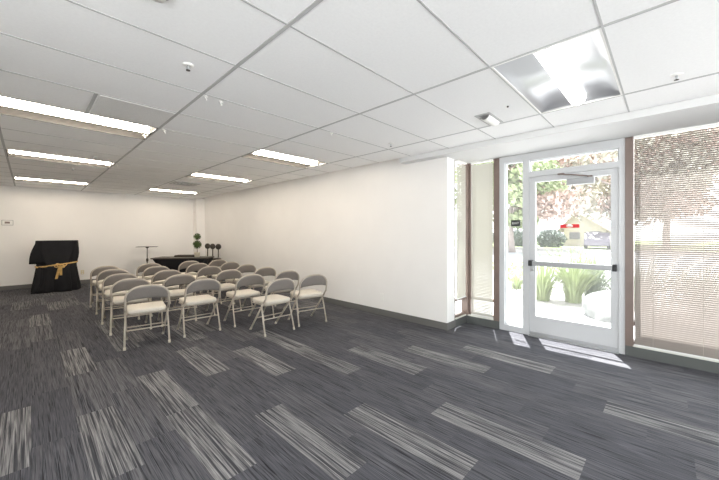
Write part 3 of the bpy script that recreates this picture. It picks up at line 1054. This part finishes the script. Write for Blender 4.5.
ground('pavement', -60, 7.1, -60, 60, GZ, M['paving'])
ground('planting_bed', 7.1, 9.6, -30, 30, GZ + 0.01, M['bed'])
ground('parking_lot', 9.6, 31, -60, 60, GZ - 0.01, M['paving'])
ground('street', 17, 25, -60, 60, GZ - 0.002, M['road'])
ground('kerb_strip', 31, 31.4, -60, 60, GZ + 0.12, M['kerb'])
ground('lawn', 31.4, 70, -60, 60, GZ + 0.1, M['lawn'])


def blade_plant(x, y, h, n, spread, m, label, seed):
    random.seed(seed)
    bm = bmesh.new()
    for _ in range(n):
        a = random.uniform(0, 2 * PI); r0 = random.uniform(0, 0.14)
        L = h * random.uniform(0.65, 1.1); lean = spread * random.uniform(0.1, 1.0)
        w = random.uniform(0.006, 0.011)
        d = Vector((math.cos(a), math.sin(a), 0)); sd = Vector((-d.y, d.x, 0))
        prev = None
        for k in range(6):
            v = k / 5
            c = d * (r0 + lean * v ** 1.7) + Vector((0, 0, L * (v - 0.22 * lean * v ** 2.5)))
            ww = w * (1 - v ** 2.2) + 0.001
            cur = [bm.verts.new(c - sd * ww), bm.verts.new(c + d * 0.004), bm.verts.new(c + sd * ww)]
            if prev:
                bm.faces.new((prev[0], prev[1], cur[1], cur[0])).smooth = True
                bm.faces.new((prev[1], prev[2], cur[2], cur[1])).smooth = True
            prev = cur
    o = obj('blade_plant', bm, m, loc=(x, y, GZ + 0.01), recalc=False)
    return tag(o, label, 'plant', 'spiky leaved plants in the bed outside')


blade_plant(7.55, 1.90, 1.0, 260, 0.80, M['blade'], 'pale green spiky plant, leftmost behind the door glass', 1)
blade_plant(7.75, 1.38, 1.15, 340, 0.80, M['blade'], 'tall spiky plant in the middle of the door glass', 2)
blade_plant(8.2, 1.12, 1.1, 300, 0.75, M['blade2'], 'greyer spiky plant behind the boulder outside the door', 3)
blade_plant(8.6, 2.75, 0.5, 90, 0.35, M['blade'], 'low spiky plant seen through the narrow side light', 4)
blade_plant(7.6, -0.42, 1.0, 170, 0.75, M['blade2'], 'spiky plant showing as a shadow through the right blind', 5)
blade_plant(7.8, 0.36, 1.0, 190, 0.8, M['blade2'], 'spiky plant behind the left part of the wide blind', 6)


def boulder(x, y, sx, sy, sz, seed, label):
    bm = bmesh.new()
    bmesh.ops.create_icosphere(bm, subdivisions=4, radius=1)
    for v in bm.verts:
        n = noise.noise(v.co * 1.1 + Vector((seed, 0, 0))) * 0.28 + noise.noise(v.co * 3 + Vector((0, seed, 0))) * 0.07
        v.co *= 1 + n
        v.co = Vector((v.co.x * sx, v.co.y * sy, v.co.z * sz))
    for f in bm.faces: f.smooth = True
    tag(obj('boulder', bm, M['rock'], loc=(x, y, GZ + sz * 0.1)), label, 'boulder')


boulder(6.8, 0.72, 0.40, 0.33, 0.42, 2, 'pale boulder low at the right of the door glass')


def leaf_cloud(bm, c, r, n, size):
    c = Vector(c)
    for _ in range(n):
        d = Vector((random.gauss(0, 1), random.gauss(0, 1), random.gauss(0, 1))).normalized() * (random.random() ** 0.45)
        p = c + Vector((d.x * r[0], d.y * r[1], d.z * r[2]))
        nn = Vector((random.gauss(0, 1), random.gauss(0, 1), random.gauss(0, 1))).normalized()
        u = nn.orthogonal().normalized(); v = nn.cross(u)
        s = size * random.uniform(0.6, 1.4)
        bm.faces.new([bm.verts.new(q) for q in (p - u * s, p + v * s * 0.5, p + u * s, p - v * s * 0.5)])


def shrub(name, x, y, r, n, size, m, label, grp):
    bm = bmesh.new(); leaf_cloud(bm, (0, 0, r[2] * 0.9), r, n, size)
    tag(obj(name, bm, m, loc=(x, y, GZ), recalc=False), label, 'shrub', grp)


random.seed(31)
shrub('low_shrub', 8.9, 0.75, (0.35, 0.4, 0.22), 900, 0.03, M['shrub'], 'low grey green shrub right of the boulder outside', 'shrubs outside')
shrub('low_shrub', 9.3, -0.3, (0.4, 0.5, 0.3), 900, 0.03, M['shrub'], 'low grey green shrub behind the wide blind', 'shrubs outside')
shrub('low_shrub', 10.2, 3.5, (0.5, 0.6, 0.35), 900, 0.04, M['greenleaf'], 'round green shrub seen through the side light', 'shrubs outside')
for i, (x, y, ry, l) in enumerate(((34, 10.9, 1.5, 'dark hedge across the street, left one behind the door glass'),
                                   (34, 7.9, 1.3, 'dark hedge across the street beside the small house'),
                                   (34.5, 15.0, 2.2, 'dark hedge across the street seen through the side light'))):
    shrub('hedge_bush', x, y, (0.9, ry, 0.95), 3200, 0.11, M['hedge'], l, 'hedges across the street')


def tree(x, y, h, cr, trunk_h, leafm, label, seed, nleaf=8000, size=0.20):
    random.seed(seed)
    t = empty('street_tree', (x, y, GZ), random.uniform(0, 6), label, 'tree', 'trees across the street')
    bm = bmesh.new()
    tube(bm, [(0, 0, 0), (0.1, 0.05, trunk_h * 0.5), (0, 0.1, trunk_h), (0.15, 0, h * 0.75)], 0.2, 8, radii=[0.26, 0.2, 0.17, 0.05])
    tips = []
    for k in range(9):
        a = 2 * PI * k / 9 + random.uniform(-0.3, 0.3)
        z0 = random.uniform(trunk_h * 0.8, h * 0.6)
        e = Vector((math.cos(a) * cr * random.uniform(0.5, 0.85), math.sin(a) * cr * random.uniform(0.5, 0.85), z0 + random.uniform(0.12, 0.35) * h))
        tube(bm, [(0.05, 0.05, z0), tuple(e * 0.55 + Vector((0, 0, z0 * 0.47))), tuple(e)], 0.06, 6, radii=[0.10, 0.06, 0.025])
        tips.append(e)
    obj('trunk', bm, M['bark'], t)
    tips.append(Vector((0, 0, h * 0.85)))
    bm = bmesh.new()
    cl = [(e, cr * random.uniform(0.36, 0.52)) for e in tips]
    cl += [(Vector((random.uniform(-0.6, 0.6) * cr, random.uniform(-0.6, 0.6) * cr, random.uniform(trunk_h, h * 0.9))), cr * random.uniform(0.3, 0.45)) for _ in range(8)]
    for e, r in cl:
        leaf_cloud(bm, e, (r, r, r * 0.7), nleaf // len(cl), size)
    obj('foliage', bm, leafm, t, recalc=False)


tree(29.0, 8.4, 10.5, 4.4, 2.6, M['pinkleaf'], 'russet leaved tree left of centre behind the door glass', 11)
tree(31.0, 2.2, 11.0, 5.0, 2.0, M['palegreen'], 'pale olive tree at the right of the door glass', 12)
tree(46, 8.0, 14, 5.0, 4.5, M['pinkleaf'], 'tall russet tree rising behind the small house', 13, 9500, 0.26)
tree(25.0, 8.3, 8.5, 3.0, 2.2, M['greenleaf'], 'bright green tree filling the narrow side light', 14)
tree(30.0, 12.6, 11, 4.0, 2.5, M['greenleaf'], 'taller green tree behind the one in the side light', 15)
tree(33.0, 0.0, 10, 4.2, 2.8, M['pinkleaf'], 'russet tree seen dimly through the wide blind', 16)
tree(45.0, 3.0, 13, 5.0, 4.0, M['palegreen'], 'tall olive tree beyond the small house roof', 18, 9500, 0.26)

# small gabled house across the street
t = empty('gabled_house', (38.5, 6.1, GZ), 0, 'small pale house with pointed gable across the street', 'house')
bm = bmesh.new()
box(bm, 0, 7, -1.9, 1.6, 0, 1.9)
g = [bm.verts.new(v) for v in ((0, -1.9, 1.9), (0, 1.9, 1.9), (0, 0.5, 3.5), (7, -1.9, 1.9), (7, 1.9, 1.9), (7, 0.5, 3.5))]
bm.faces.new((g[0], g[1], g[2])); bm.faces.new((g[3], g[5], g[4])); bm.faces.new((g[0], g[3], g[4], g[1]))
bm.faces.new((g[1], g[4], g[5], g[2])); bm.faces.new((g[0], g[2], g[5], g[3]))
obj('wall', bm, M['stucco'], t)
bm = bmesh.new()
for y0, z0, y1, z1 in ((-2.3, 1.62, 0.5, 3.62), (2.2, 1.62, 0.5, 3.62)):
    vs = [bm.verts.new(v) for v in ((-0.4, y0, z0), (-0.4, y1, z1), (7.3, y1, z1), (7.3, y0, z0), (-0.4, y0, z0 - 0.15), (-0.4, y1, z1 - 0.15), (7.3, y1, z1 - 0.15), (7.3, y0, z0 - 0.15))]
    for f in ((0, 1, 2, 3), (7, 6, 5, 4), (0, 4, 5, 1), (1, 5, 6, 2), (2, 6, 7, 3), (3, 7, 4, 0)): bm.faces.new([vs[i] for i in f])
obj('roof', bm, M['roof'], t)
boxobj('window', (-0.05, 0.02, 0.2, 1.1, 0.8, 1.5), M['garage'], t)
boxobj('door', (-0.05, 0.02, -1.5, -0.6, 0.1, 1.6), M['garage'], t)
t = empty('parked_car', (34.0, 4.35, GZ + 0.1), math.radians(97), 'dull mauve car parked across the street, right in the door glass', 'car')
bm = bmesh.new()
prof = [(-2.1, 0.30), (-2.1, 0.75), (-1.3, 0.92), (-0.7, 1.38), (0.8, 1.38), (1.5, 0.95), (2.1, 0.85), (2.1, 0.30)]
A = [bm.verts.new((-0.85, y, z)) for y, z in prof]; B = [bm.verts.new((0.85, y, z)) for y, z in prof]
bm.faces.new(A); bm.faces.new(B[::-1])
for i in range(len(prof)): bm.faces.new((A[i], A[(i + 1) % 8], B[(i + 1) % 8], B[i]))
obj('body', bm, M['garage'], t, bevel=0.06)
bm = bmesh.new(); box(bm, -0.875, -0.845, -0.6, 0.75, 0.95, 1.28); obj('side_window', bm, M['black'], t)
for y in (-1.35, 1.35):
    for x in (-0.78, 0.78):
        bm = bmesh.new(); lathe(bm, [(0, -0.1), (0.30, -0.1), (0.32, 0), (0.30, 0.1), (0, 0.1)], 18)
        o = obj('wheel', bm, M['black'], t, loc=(x, y, 0.32)); o.rotation_euler = (0, PI / 2, 0)
